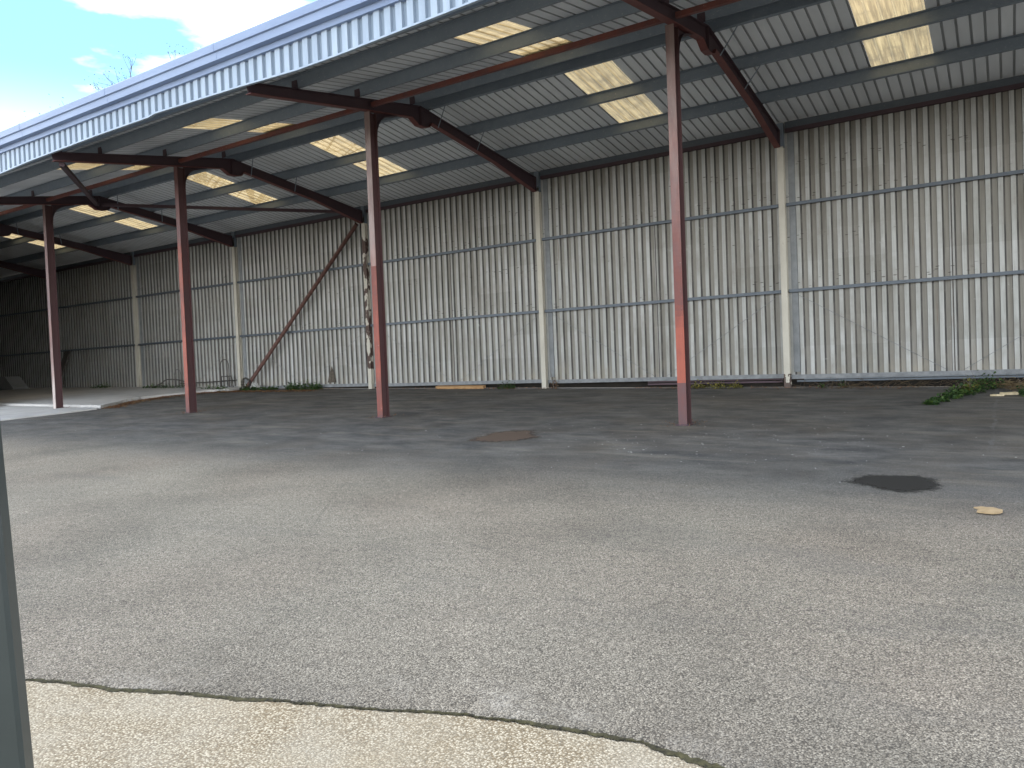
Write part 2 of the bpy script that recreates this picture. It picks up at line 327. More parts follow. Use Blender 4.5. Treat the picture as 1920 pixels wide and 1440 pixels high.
# ------------------------------------------------------------------ mesh helpers
class MB:
    def __init__(s): s.v = []; s.f = []; s.a = []   # per face attributes dict
    def face(s, idx, **a): s.f.append(tuple(idx)); s.a.append(a)
    def add(s, pts): n = len(s.v); s.v += [tuple(p) for p in pts]; return list(range(n, n+len(pts)))
    def box(s, x0, x1, y0, y1, z0, z1, **a):
        i = s.add([(x0, y0, z0), (x1, y0, z0), (x1, y1, z0), (x0, y1, z0), (x0, y0, z1), (x1, y0, z1), (x1, y1, z1), (x0, y1, z1)])
        for q in ((0, 3, 2, 1), (4, 5, 6, 7), (0, 1, 5, 4), (1, 2, 6, 5), (2, 3, 7, 6), (3, 0, 4, 7)): s.face([i[k] for k in q], **a)
    def prism_x(s, poly, x0, x1, **a):      # poly of (y, z) extruded along X
        n = len(poly); i = s.add([(x0, y, z) for y, z in poly]); j = s.add([(x1, y, z) for y, z in poly])
        s.face(i[::-1], **a); s.face(j, **a)
        for k in range(n): s.face((i[k], i[(k+1) % n], j[(k+1) % n], j[k]), **a)
    def prism_z(s, poly, z0, z1, **a):      # z0/z1: number or function of (x, y)
        g0 = z0 if callable(z0) else (lambda x, y: z0); g1 = z1 if callable(z1) else (lambda x, y: z1)
        n = len(poly); i = s.add([(x, y, g0(x, y)) for x, y in poly]); j = s.add([(x, y, g1(x, y)) for x, y in poly])
        s.face(i[::-1], **a); s.face(j, **a)
        for k in range(n): s.face((i[k], i[(k+1) % n], j[(k+1) % n], j[k]), **a)
    def strip(s, line, x0, x1, t, **a):     # flange: plate following a (y, z) polyline, thickness t downwards
        poly = list(line) + [(y, z-t) for y, z in reversed(line)]
        for k in range(len(line)-1):
            (ya, za), (yb, zb) = line[k], line[k+1]
            s.prism_x([(ya, za), (yb, zb), (yb, zb-t), (ya, za-t)], x0, x1, **a)
    def tube(s, pts, rad, n=8, **a):
        pts = [Vector(p) for p in pts]; rings = []
        rads = rad if isinstance(rad, (list, tuple)) else [rad]*len(pts)
        for k, p in enumerate(pts):
            d = (pts[min(k+1, len(pts)-1)] - pts[max(k-1, 0)]).normalized()
            up = Vector((0, 0, 1)) if abs(d.z) < .9 else Vector((0, 1, 0))
            u = d.cross(up).normalized(); v = d.cross(u)
            rings.append(s.add([p + rads[k]*(math.cos(2*math.pi*j/n)*u + math.sin(2*math.pi*j/n)*v) for j in range(n)]))
        for k in range(len(rings)-1):
            for j in range(n): s.face((rings[k][j], rings[k][(j+1) % n], rings[k+1][(j+1) % n], rings[k+1][j]), **a)
        s.face(rings[0], **a); s.face(rings[-1][::-1], **a)
    def build(s, name, mat, parent=None, attrs=(), smooth=False):
        me = bpy.data.meshes.new(name); me.from_pydata(s.v, [], s.f)
        for an in attrs:
            at = me.attributes.new(an, 'FLOAT', 'FACE')
            at.data.foreach_set('value', [float(d.get(an, 0)) for d in s.a])
        me.materials.append(mat)
        if smooth: me.polygons.foreach_set('use_smooth', [True]*len(me.polygons))
        me.update(); o = bpy.data.objects.new(name, me); COL.objects.link(o)
        if parent is not None: o.parent = parent
        return o
def tag(o, label, cat, group=None):
    o['label'] = label; o['category'] = cat
    if group: o['group'] = group
    return o
def structure(o): o['kind'] = 'structure'; return o
def empty(name, loc=(0, 0, 0)):
    o = bpy.data.objects.new(name, None); COL.objects.link(o); o.location = loc; return o

def G(x, y):                                   # the yard falls towards the viewer and to the right
    x = max(-48, min(20, x)); y = max(-14, min(9, y))
    return -.0142*x + .0446*y

# ------------------------------------------------------------------ ground, yard, apron, slab
b = MB()
xs = [-400, -48, -24, 0, 20, 400]; ys = [-400, -14, -6, 2, 9, 30, 400]
ids = [[b.add([(x, y, G(x, y) - .09)])[0] for y in ys] for x in xs]
for i in range(len(xs)-1):
    for j in range(len(ys)-1): b.face((ids[i][j], ids[i+1][j], ids[i+1][j+1], ids[i][j+1]))
structure(b.build('ground', MT['soil']))

edge_ctrl = [(-48, -22), (-14, -13.6), (-6, -11.0), (-2, -9.78), (-.016, -9.105), (.99, -8.78), (1.95, -8.455), (2.39, -8.33), (2.82, -8.262), (3.12, -8.285), (3.45, -8.40), (4.0, -8.75), (5.2, -9.7), (9, -12.5), (20, -20)]
edge = []
for (x0, y0), (x1, y1) in zip(edge_ctrl, edge_ctrl[1:]):
    d = math.hypot(x1-x0, y1-y0); n = max(1, int(d/(.012 if -.6 < x0 < 4.4 else .5)))
    edge += [(x0 + (x1-x0)*k/n, y0 + (y1-y0)*k/n) for k in range(n)]
edge.append(edge_ctrl[-1])
rw = [0, 0, 0]; jag = []
for k in range(len(edge)):
    rw = [rw[0]*.985 + random.gauss(0, .0018), rw[1]*.6 + random.gauss(0, .0025), 0]; jag.append(rw[0] + rw[1])
b = MB(); prev = None
for (x, y), jg in zip(edge, jag):
    rows = []
    for d, dz in ((-.010, -.030), (-.004, -.010), (.012, -.002), (.05, 0), (.12, 0), (.2, 0), (.3, 0)):
        rows.append((x, y + jg + d + (random.gauss(0, .003) if d < .02 else 0), G(x, y+d) + dz + (random.gauss(0, .0015) if d < .06 else 0)))
    rows.append((x, -5.0 if x > -12 else -3.0 if x > -20 else y+2, None)); rows.append((x, 9.0, None))
    rows = [(a, c, G(a, c) if z is None else z) for a, c, z in rows]
    cur = b.add(rows)
    if prev:
        for k in range(len(rows)-1): b.face((prev[k], cur[k], cur[k+1], prev[k+1]), edge=(.3, .8, 1, 1, .7, .4, 0, 0)[k])
    prev = cur
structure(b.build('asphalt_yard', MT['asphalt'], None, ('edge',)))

b = MB(); prev = None; rw = 0
for (x, y), jg in zip(edge, jag):
    if not -1.5 < x < 5: continue
    rw = rw*.9 + random.gauss(0, .0035); wd = max(.002, .006 + rw*.8 + .006*math.sin(x*2.3) + (.009 if x > 2.3 else 0))
    zz = G(x, y) - .010
    cur = b.add([(x, y + jg + .002, zz + .002), (x, y + jg - .010 - wd*.5, zz + .001 + abs(random.gauss(0, .002))), (x, y + jg - .010 - wd, zz - .002)])
    if prev:
        for q in range(2): b.face((prev[q+1], cur[q+1], cur[q], prev[q]))
    prev = cur
structure(b.build('mossy_joint', MT['moss']))
b = MB()
prev = None
for x, y in [(-48, -22), (-14, -13.6), (-6, -11.0), (-2, -9.78), (-.5, -9.2), (0, -9.1), (1, -8.78), (2, -8.43), (3, -8.26), (3.6, -8.5), (5.2, -9.7), (9, -12.5), (20, -20)]:
    cur = b.add([(x, -30, G(x, -30) - .014), (x, y + .12, G(x, y) - .014)])
    if prev: b.face((prev[0], cur[0], cur[1], prev[1]))
    prev = cur
structure(b.build('concrete_apron', MT['apron']))

def ragged(poly, step, amp):
    out = []
    for k in range(len(poly)):
        (x0, y0), (x1, y1) = poly[k], poly[(k+1) % len(poly)]
        n = max(1, int(math.hypot(x1-x0, y1-y0)/step))
        for i in range(n):
            t = i/n; out.append((x0+(x1-x0)*t + random.gauss(0, amp), y0+(y1-y0)*t + random.gauss(0, amp)))
    return out
b = MB()
low = [(-16.22, -3.2), (-16.25, -2.2), (-16.3, -1), (-16.35, .22), (-16.6, .38), (-18.5, .40), (-22, .40), (-36, .40), (-36, -3.2)]
b.prism_z(low, lambda x, y: G(x, y) - .1, lambda x, y: G(x, y) + .03)
b.prism_z([(-36, .41), (-22, .41)] + ragged([(-18.6, .41), (-16.55, .42), (-16.8, .8), (-17.3, 1.35), (-18.0, 2.05), (-18.4, 3.1), (-18.65, 4.5)], .12, .022)[:-1] + [(-17.95, 4.8), (-17.6, 5.3), (-17.85, 6.05), (-36, 6.05)],
          lambda x, y: G(x, y) - .1, lambda x, y: G(x, y) + .09)
structure(b.build('concrete_slab', MT['slab']))

b = MB()      # dark bank behind the shed wall
prev = None
for k in range(60):
    x = -42 + k
    cur = b.add([(x, 6.235, G(x, 6.4) - .1), (x, 6.30, G(x, 6.4) + .14 + random.random()*.05), (x, 7.0, 1.0 + random.random()*.2), (x, 11, 1.3), (x, 16, .4)])
    if prev:
        for q in range(4): b.face((prev[q], cur[q], cur[q+1], prev[q+1]))
    prev = cur
structure(b.build('earth_bank', MT['earth']))

# ------------------------------------------------------------------ the shed
shed = empty('open_fronted_shed')
tag(shed, 'long open fronted steel storage shed with corrugated wall and red posts', 'shed')
X0, X1 = -36.25, 12.3
FR = [6*k for k in range(2, -7, -1)]           # frame stations 12 .. -36
TOPF = [(-2.78, 5.61), (1.5, 6.335)]; TOPR = [(1.5, 6.335), (6.0, 5.705)]
def zf(y): return 6.33 + .18*y                 # underside of front slope sheets
def zr(y): return 6.60 - .147*(y-1.5)          # underside of rear slope sheets

touch_bands = {0: [(0, .25, .1), (.25, .62, .2), (.62, 1.62, .95), (1.62, 3.0, .42), (3.0, 4.4, .40), (4.4, 5.2, .2), (5.2, 5.9, .05)],
               -6: [(0, .12, .3), (.12, .62, .62), (.62, .72, .45), (.72, 2.3, .72), (2.3, 3.35, .55), (3.35, 4.6, .12), (4.6, 5.9, .05)],
               -12: [(0, .5, .45), (.5, 2.0, .8), (2.0, 3.9, .68), (3.9, 5.9, .15)],
               -18: [(0, .5, .2), (.5, 1.2, .35), (1.2, 2.6, .3), (2.6, 5.9, .05)]}
for X in FR:
    if X == -36: continue
    cx = X - .065; z0 = G(cx, .1)
    b = MB()
    bands = touch_bands.get(X, [(0, 2, .4), (2, 5.9, .2)])
    def tv(z):
        for za, zb, t in bands:
            if za <= z < zb: return t
        return bands[-1][2]
    N = 72
    for k in range(N):
        za, zb = z0 - .03 + (5.902 - z0)*k/N, z0 - .03 + (5.902 - z0)*(k+1)/N
        zm = (za+zb)/2 - z0
        t = sum(tv(zm + q) for q in (-.16, -.05, .05, .16))/4 if not (X == 0 and .5 < zm < .75) else tv(zm)
        fp = 0
        if X == -18: fp = max(.08, .85 - .42*zm)  # front flange paler towards the foot
        if X == -6 and zm > 2.9: fp = .35
        if X == 0: fp = max(0, min(.24, (zm-2.2)*.14))
        b.box(cx-.065, cx+.065, 0, .011, za, zb, touch=t, pale=fp)
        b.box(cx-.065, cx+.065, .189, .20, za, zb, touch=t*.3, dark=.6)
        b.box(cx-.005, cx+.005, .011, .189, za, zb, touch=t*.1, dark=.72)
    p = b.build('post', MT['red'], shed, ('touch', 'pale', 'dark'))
    pb = MB(); pb.box(cx-.10, cx+.10, -.03, .23, z0-.03, z0+.012)
    pb.build('base_plate', MT['redbrown'] if X != -18 else MT['slab'], p)
    if X == -18: p['label'] = 'post with pale front standing on the concrete slab'
for X in FR:
    cx = X + .035; z0 = G(cx, 6)
    b = MB()
    zs = [z0-.06] + [z0 + .3*k for k in range(1, 18)] + [5.35]
    for za, zb in zip(zs, zs[1:]):
        t = 0
        if X == -12: t = 1 if zb > 1.25 and zb < 4.95 else .0
        if X == 0: t = .95 if zb < .62 else 0
        b.box(cx-.065, cx+.065, 6.0, 6.011, za, zb, touch=t)
        b.box(cx-.005, cx+.005, 6.011, 6.11, za, zb, touch=t)
        b.box(cx-.065, cx+.065, 6.11, 6.121, za, zb, touch=t)
    c = b.build('column', MT['cream'], shed, ('touch',))
    if X == -12: c['label'] = 'wall column with white paint peeling off in large brown patches'
    t = MB(); t.box(cx-.065, cx+.065, 6.012, 6.121, 5.352, 5.86); t.build('column_head', MT['galv'], c)
    t = MB(); t.box(cx+.12, cx+.25, 6.128, 6.140, .60 + (-.0142*X)*.4, 5.66); t.build('corner_trim', MT['trim'], c)

web = [(-2.78, 5.605), (1.5, 6.33), (6.0, 5.70), (6.0, 5.36), (5.2, 5.53), (4.2, 5.745), (1.85, 6.085), (1.78, 5.985), (1.62, 5.945), (1.42, 5.945), (1.22, 6.055), (-.02, 5.875), (-2.74, 5.455)]
for X in FR:
    cx = X - .02; b = MB()
    b.prism_x(web, cx-.005, cx+.005)
    b.strip([(-2.78, 5.617), (1.5, 6.342), (6.0, 5.712)], cx-.062, cx+.062, .011)
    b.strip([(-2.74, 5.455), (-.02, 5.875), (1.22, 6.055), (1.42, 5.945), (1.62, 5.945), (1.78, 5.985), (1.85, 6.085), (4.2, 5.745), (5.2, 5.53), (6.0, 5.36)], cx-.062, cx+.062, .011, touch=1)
    b.box(cx-.062, cx+.062, 1.494, 1.506, 5.95, 6.33)
    b.box(cx-.062, cx+.062, 5.988, 6.0, 5.36, 5.70)
    rf = b.build('rafter', MT['redbrown'], shed, ('touch', 'pale'))
    h = MB()                                    # curved knee between post and rafter
    q = [(.2, 5.45)] + [(.2 + .55*(1-math.cos(a)), 5.45 + .45*math.sin(a)) for a in [R(15*k) for k in range(1, 7)]]
    q = [(.201, 5.42), (.215, 5.55), (.26, 5.67), (.34, 5.78), (.46, 5.865), (.62, 5.92), (.80, 5.965), (.80, 5.985), (.201, 5.895)]
    h.prism_x(q, cx-.05, cx-.035); h.strip(q[:7], cx-.10, cx+.02, -.010); h.build('knee_bracket', MT['redbrown'], rf)

# purlins: cold-rolled Z sections running the whole length, on cleats
def purlin(y, zt, lean, xa=X0+.02, xb=X1-.02):
    b = MB(); d = .20; c, s_ = math.cos(lean), math.sin(lean)
    def T(u, v): return (y + u*c - v*s_, zt + u*s_ + v*c)
    prof = [(-.06, 0), (.008, 0), (.008, -d+.008), (.068, -d+.008), (.068, -d), (0, -d), (0, -.008), (-.06, -.008)]
    b.prism_x([T(u, v) for u, v in prof], xa, xb)
    p = b.build('purlin', MT['galv'], shed)
    for X in FR:
        cb = MB(); cb.box(X-.08, X+.05, T(.012, 0)[0], T(.012, 0)[0]+.012, T(0, -d)[1]-.02, T(0, -.03)[1]); cb.build('cleat', MT['redbrown'], p)
for y in (-2.62, -1.80, -.30, 1.28): purlin(y, zf(y) - .012, math.atan(.18))
for y in (1.78, 3.18, 4.66): purlin(y, zr(y) - .012, -math.atan(.147))

# eaves beam along the head of the wall (galvanised channel on a red angle)
for a, c in zip(FR[1:], FR):
    b = MB(); b.box(a+.13, c-.06, 6.06, 6.15, 5.735, 5.875)
    e = b.build('eaves_beam', MT['girt'], shed)
    b = MB(); b.box(a+.13, c-.06, 6.05, 6.15, 5.655, 5.733); b.build('eaves_angle', MT['redbrown'], e)
# red tie between the post heads
for a, c in zip(FR[1:], FR):
    if a == -36: continue
    b = MB(); b.box(a+.02, c-.13, .03, .10, 5.955, 6.035, touch=.42); b.build('tie_beam', MT['red'], shed, ('touch', 'pale'))

# corrugated profile helper: returns [(offset in pitch, height, rib value of the face to the right)]
def corrugate(b, xa, xb, pts_of, pitch, prof, x_origin=0.0, sheet=1.0, rnd=None):
    """pts_of(x, h) -> list of points down the sheet at that x with profile height h"""
    k0 = math.floor((xa - x_origin)/pitch) - 1; k1 = math.ceil((xb - x_origin)/pitch) + 1
    verts = []
    for k in range(k0, k1):
        for o, h, rib in prof:
            verts.append((x_origin + (k+o)*pitch, h, rib))
    prev = None
    for i, (x, h, rib) in enumerate(verts):
        if x < xa - 1e-6 or x > xb + 1e-6: continue
        cur = b.add(pts_of(x, h))
        if prev:
            pi, pr = prev
            s_i = math.floor((x - .001 - x_origin)/sheet)
            for j in range(len(cur)-1):
                b.face((pi[j], cur[j], cur[j+1], pi[j+1]), rib=pr, tint=random.Random(s_i*31 + j*7 + int(xa*3)).random())
        prev = (cur, rib)

ROOFP = [(0, 0, 0), (.80, 0, 1), (.835, .03, 1), (.965, .03, 1)]
def roof_part(name, mat, slope, xa, xb, ya, yb, parent, dz=0):
    b = MB(); z = zf if slope == 'F' else zr
    n = max(1, int((yb-ya)/1.5))
    yy = [ya + (yb-ya)*k/n for k in range(n+1)]
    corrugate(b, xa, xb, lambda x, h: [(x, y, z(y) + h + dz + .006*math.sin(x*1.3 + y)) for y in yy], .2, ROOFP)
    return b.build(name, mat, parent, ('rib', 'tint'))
SKY_R = [2.05, -3.0, -10.0, -15.0, -21.05, -26.75, 7.0]
SKY_F = [2.05, -3.1, -10.15, -15.2, -21.1, -26.8, 7.0]
def slope_sheets(slope, starts, y0, ya, yb, y1):
    cuts = sorted(starts); x = X0
    spans = []
    for s_ in cuts: spans.append((x, s_, False)); spans.append((s_, s_+.95, True)); x = s_+.95
    spans.append((x, X1, False))
    for xa, xb, skyl in spans:
        xa = round(xa/.2)*.2 if xa != X0 else xa; xb = round(xb/.2)*.2 if xb != X1 else xb
        if not skyl: roof_part('roof_sheet', MT['sheet'], slope, xa, xb, y0, y1, shed)
        else:
            roof_part('roof_sheet', MT['sheet'], slope, xa, xb, y0, ya, shed)
            roof_part('skylight', MT['sky'], slope, xa, xb, ya - .02, yb + .02, shed, .004)
            roof_part('roof_sheet', MT['sheet'], slope, xa, xb, yb, y1, shed)
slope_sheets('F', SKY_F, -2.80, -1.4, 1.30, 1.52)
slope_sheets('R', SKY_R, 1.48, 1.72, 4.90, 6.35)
b = MB(); b.prism_x([(1.0, zf(1.0)+.05), (1.5, 6.66), (2.0, zr(2.0)+.05), (2.0, zr(2.0)+.06), (1.5, 6.68), (1.0, zf(1.0)+.06)], X0, X1); b.build('ridge_cap', MT['sheet'], shed)

# front: gutter fascia and corrugated valance
b = MB()
b.prism_x([(-2.84, 5.885), (-2.93, 5.885), (-2.93, 5.975), (-3.04, 5.975), (-3.05, 6.085), (-3.085, 6.095), (-3.095, 6.205), (-3.08, 6.225), (-2.84, 6.235)], X0, X1)
gut = b.build('gutter', MT['fascia'], shed)
for k in range(-11, 4):
    x = -.18 + 3.1*k; m_ = MB()
    m_.prism_x([(-3.043, 5.97), (-3.053, 6.083), (-3.09, 6.091), (-3.10, 6.206), (-3.082, 6.23), (-3.075, 6.23), (-3.03, 5.97)], x-.02, x+.02)
    m_.build('joint_strap', MT['fascia'], gut)
VB = [(-37, 5.47), (-14, 5.482), (-12.6, 5.53), (-10.2, 5.557), (-8.5, 5.552), (-8.3, 5.578), (-6, 5.52), (-4.75, 5.469), (-3.86, 5.476), (-1.4, 5.547), (3, 5.53), (13, 5.5)]
def vbz(x):
    for (a, za), (c, zc) in zip(VB, VB[1:]):
        if a <= x <= c: return za + (zc-za)*(x-a)/(c-a)
    return 5.5
VALP = [(0, 0, 0), (.54, 0, .8), (.62, .035, 1), (.92, .035, .5)]
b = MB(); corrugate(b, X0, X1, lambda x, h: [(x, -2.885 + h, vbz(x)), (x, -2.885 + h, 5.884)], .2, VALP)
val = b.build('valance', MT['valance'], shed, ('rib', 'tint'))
b = MB(); xs_ = [x for x, _ in VB if X0 < x < X1]; xs_ = [X0] + xs_ + [X1]
for xa, xb in zip(xs_, xs_[1:]):
    i = b.add([(xa, -2.893, vbz(xa)-.004), (xb, -2.893, vbz(xb)-.004), (xb, -2.845, vbz(xb)-.004), (xa, -2.845, vbz(xa)-.004),
               (xa, -2.893, vbz(xa)+.022), (xb, -2.893, vbz(xb)+.022), (xb, -2.845, vbz(xb)+.022), (xa, -2.845, vbz(xa)+.022)])
    for q in ((0, 3, 2, 1), (4, 5, 6, 7), (0, 1, 5, 4), (2, 3, 7, 6), (1, 2, 6, 5), (3, 0, 4, 7)): b.face([i[k] for k in q])
b.build('trim_strip', MT['valance'], val, ('rib', 'tint'))

# rear wall: cladding per bay in three lapped tiers, girts, rails, sag rods
WALP = [(0, 0, .66), (.42, 0, 1), (.50, -.034, .0), (.89, -.034, 1)]
WALP = [(0, 0, .55), (.42, 0, .9), (.455, -.038, .1), (.855, -.038, 1.0)]
for a, c in zip(FR[1:], FR):
    xa, xb = a + .0, c + .0
    zb = .54 + .0142*(-(a+c)/2)*.25
    for z0, z1, dy in ((zb, 2.36, .0), (2.28, 4.20, .006), (4.10, 5.895, .012)):
        b = MB()
        zs = [z0 + (z1-z0)*k/3 for k in range(4)]
        corrugate(b, xa, xb, lambda x, h: [(x, 6.185 + h - dy + .006*math.sin(x*.9 + z*1.7 + dy*300), z) for z in zs], .2, WALP)
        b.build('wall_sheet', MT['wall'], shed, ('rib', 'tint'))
    for z in (2.32, 4.14):
        b = MB(); b.prism_x([(6.05, z-.03), (6.05, z+.035), (6.125, z+.035), (6.125, z+.028), (6.057, z+.028), (6.057, z-.023), (6.125, z-.023), (6.125, z-.03)], a + .11, c - .04)
        b.build('girt', MT['girt'], shed)
    b = MB(); b.prism_x([(6.075, zb-.075), (6.075, zb+.015), (6.13, zb+.015), (6.13, zb+.005), (6.085, zb+.005), (6.085, zb-.075)], a + .11, c - .04)
    b.build('base_rail', MT['rail'], shed)
    mid = a + 3.13
    b = MB(); b.tube([(mid, 6.10, zb), (mid, 6.10, 4.1)], .009, 6); b.build('sag_rod', MT['wire'], shed)
    for sx, ex in ((a + .3, mid - .12), (c - .15, mid + .15)):
        b = MB(); b.tube([(sx, 6.135, 2.22), (ex, 6.135, zb + .03)], .0045, 5); b.build('sag_rod', MT['rail'], shed)
for (xa, xb, z, mat) in ((.35, 5.9, .455, 'galv'), (.2, 5.9, .405, 'girt'), (-3.2, -.1, .40, 'redbrown'), (-3.2, -.1, .46, 'redbrown')):
    b = MB(); b.box(xa, xb, 6.16, 6.20, z-.02, z+.018); b.build('lower_rail', MT[mat], shed)

# end wall on the far left, added unseen front of the far bays, far-right gable
def gable(x, name):
    b = MB(); prof = []
    n = 46
    for k in range(n):
        y = -.1 + 6.3*k/(n-1); h = .034 if (k % 2) else 0
        top = zf(y)-.02 if y < 1.5 else zr(y)-.02
        prof.append(b.add([(x+h, y, .2), (x+h, y, top)]))
    for k in range(n-1): b.face((prof[k][0], prof[k+1][0], prof[k+1][1], prof[k][1]), rib=.1 if k % 2 else .66, tint=.5)
    return b.build(name, MT['wall'], shed, ('rib', 'tint'))
gable(-36.2, 'end_wall')
b = MB(); corrugate(b, -36.2, -21.6, lambda x, h: [(x, -.12 + h, .3), (x, -.12 + h, 5.92)], .2, WALP); b.build('added_front_wall', MT['wall'], shed, ('rib', 'tint'))  # out-of-view wall, added to keep daylight off the far left bays

# bracing
b = MB(); b.tube([(-17.54, 5.88, .50), (-12.13, 5.92, 5.33)], .06, 14)
wb = b.build('wall_brace', MT['tube'], shed, smooth=True); wb['label'] = 'thick brown tube slanting up the wall between two columns'
def bar(p, q, wd, ht, name, mat, attrs=()):
    p, q = Vector(p), Vector(q); d = (q-p).normalized(); s_ = d.cross(Vector((0, 0, 1))).normalized()*wd/2; u = s_.cross(d).normalized()*ht/2
    b = MB(); i = b.add([p-s_-u, p+s_-u, p+s_+u, p-s_+u, q-s_-u, q+s_-u, q+s_+u, q-s_+u])
    for f in ((0, 1, 2, 3), (7, 6, 5, 4), (0, 4, 5, 1), (1, 5, 6, 2), (2, 6, 7, 3), (3, 7, 4, 0)): b.face([i[k] for k in f], touch=.12)
    return b.build(name, MT[mat], shed, attrs)
bar((-12.08, -2.55, 5.43), (-17.9, 1.40, 6.06), .10, .08, 'roof_brace', 'redbrown')
bar((-17.9, 1.55, 6.08), (-12.1, 5.3, 5.60), .10, .08, 'roof_brace', 'redbrown')
for X in FR:                                     # slim stays from rafter foot to purlin
    for yr, zr_, yp in ((2.05, 6.03, 1.82), (3.45, 5.86, 3.20)):
        b = MB(); b.tube([(X+.04, yr, zr_), (X+.42, yp, zr(yp)-.19), (X+.60, yp, zr(yp)-.19)], .011, 6); b.build('stay', MT['galv'], shed)
# torn corner low on the cladding
b = MB(); pts = [(-13.86, .66), (-13.80, .90), (-13.72, 1.03), (-13.66, 1.16), (-13.60, 1.0), (-13.55, .82), (-13.50, .66)]
b.add([(x, 6.128, z) for x, z in pts]); b.face(range(len(pts)))
b.add([(x, 6.136, z) for x, z in pts]); 
for k in range(len(pts)-1): b.face((k, k+1, k+8, k+7))
t = b.build('torn_opening', MT['torn'], shed); t['label'] = 'dark torn opening near the foot of the cladding'

# ------------------------------------------------------------------ foreground gate post
gp = empty('steel_post'); tag(gp, 'dark green square steel post close to the viewer at lower left', 'post')
d = f_ + r_*((50-960)/1440) - u_*((1440-720)/1440)
hit = CAM + d*1.15
d2 = f_ + r_*((33-960)/1440) - u_*((1440-720)/1440)
hx, hy = hit.x, hit.y
vdir = Vector((d.x, d.y, 0)).normalized(); side = Vector((-vdir.y, vdir.x, 0))
gp.location = (hx, hy, G(hx, hy) - .03)
gp.rotation_euler = Matrix.Rotation(R(-1.9), 3, vdir).to_euler()
# square tube: right face narrow to the viewer, left face wide
ang = math.atan2(side.y, side.x)
s45 = .075
ca = ang + R(81)
ux = Vector((math.cos(ca), math.sin(ca), 0)); uy = Vector((-math.sin(ca), math.cos(ca), 0))
b = MB()
def bev(s_, c_):
    return [(-s_/2+c_, -s_/2), (s_/2-c_, -s_/2), (s_/2, -s_/2+c_), (s_/2, s_/2-c_), (s_/2-c_, s_/2), (-s_/2+c_, s_/2), (-s_/2, s_/2-c_), (-s_/2, -s_/2+c_)]
off = side*.001
poly = [tuple((ux*a + uy*c + off).xy) for a, c in bev(s45, .006)]
b.prism_z(poly, 0, 2.2); b.build('shaft', MT['green'], gp)
b = MB(); poly = [tuple((ux*a + uy*c + off).xy) for a, c in bev(s45+.01, .006)]; b.prism_z(poly, 2.201, 2.215); b.build('cap', MT['green'], gp)
b = MB(); poly = [tuple((ux*a + uy*c + off).xy) for a, c in bev(s45+.08, .01)]; b.prism_z(poly, -.01, .008); b.build('base_plate', MT['green'], gp)

# ------------------------------------------------------------------ small things on the ground
def stain(name, cx, cy, rx, ry, mat, label, rot=0):
    o = empty
    b = MB(); n = 40; rings = []
    ph = [random.uniform(0, 6.28) for _ in range(4)]
    def rad(a): return 1 + .10*math.sin(2*a+ph[0]) + .09*math.sin(3*a+ph[1]) + .06*math.sin(5*a+ph[2]) + .04*math.sin(9*a+ph[3])
    K = 16
    for j in range(K+1):
        rr = 1 - j/K; ring = []
        for k in range(n):
            a = 2*math.pi*k/n; x = rx*rr*rad(a)*math.cos(a); y = ry*rr*rad(a)*math.sin(a)
            x, y = x*math.cos(rot)-y*math.sin(rot), x*math.sin(rot)+y*math.cos(rot)
            ring.append((x, y, G(cx+x, cy+y) - G(cx, cy) + .004))
        rings.append(b.add(ring))
    for j in range(K):
        for k in range(n): b.face((rings[j][k], rings[j][(k+1) % n], rings[j+1][(k+1) % n], rings[j+1][k]), touch=min(1, j/9))
    o = b.build(name, MT[mat], None, ('touch',)); o.location = (cx, cy, G(cx, cy))
    return tag(o, label, 'stain')
stain('oil_stain', 3.13, -3.27, .50, .40, 'wet', 'black damp patch on the asphalt towards the right edge of the yard')
stain('muddy_stain', -2.15, -1.58, .60, .66, 'rust', 'rusty brown muddy patch on the asphalt left of the nearest red post')

o = MB(); pts = []
n = 14
for k in range(n):
    a = 2*math.pi*k/n; rr = .55 + .75*random.random(); pts.append((.10*rr*math.cos(a), .12*rr*math.sin(a)))
i = o.add([(x, y, .008 + .012*random.random()) for x, y in pts]); j = o.add([(x, y, .003) for x, y in pts])
cidx = o.add([(0, 0, .022)])[0]
for k in range(n): o.face((i[k], i[(k+1) % n], cidx)); o.face((j[k], j[(k+1) % n], i[(k+1) % n], i[k]))
c = o.build('scrap_of_card', MT['card']); c.location = (3.854, -4.116, G(3.854, -4.116)); tag(c, 'torn tan scrap of card lying flat on the yard near the right edge', 'scrap')

def offcut(x, y, ln, wd, ht, rot, label):
    b = MB(); N = 7; rings = []
    for k in range(N):
        t = (k/(N-1)-.5)*ln; wv = wd*(.8+.35*random.random()); hv = ht*(.8+.35*random.random()); yo = random.gauss(0, wd*.12)
        rings.append(b.add([(t, yo-wv/2, 0), (t, yo+wv/2, 0), (t, yo+wv/2*.8, hv), (t, yo-wv/2*.8, hv)]))
    for r0, r1 in zip(rings, rings[1:]):
        for q in range(4): b.face((r0[q], r0[(q+1) % 4], r1[(q+1) % 4], r1[q]))
    b.face(rings[0][::-1]); b.face(rings[-1])
    o = b.build('timber_offcut', MT['wood']); o.location = (x, y, G(x, y)); o.rotation_euler = (0, 0, rot)
    return tag(o, label, 'offcut', 'timber offcuts')
offcut(3.82, 4.42, .20, .05, .03, .05, 'short pale timber offcut, left one of the pair beside the ivy')
offcut(3.99, 4.62, .27, .06, .05, .22, 'longer pale timber offcut overlapping the short one beside the ivy')

b = MB(); b.box(-.80, .80, -.06, .06, 0, .07)
o = b.build('plank', MT['plank']); o.location = (-8.62, 6.0, G(-8.62, 6.0) + .01); o.rotation_euler = (R(12), R(.8), R(1)); tag(o, 'orange brown timber plank lying along the foot of the wall', 'plank')

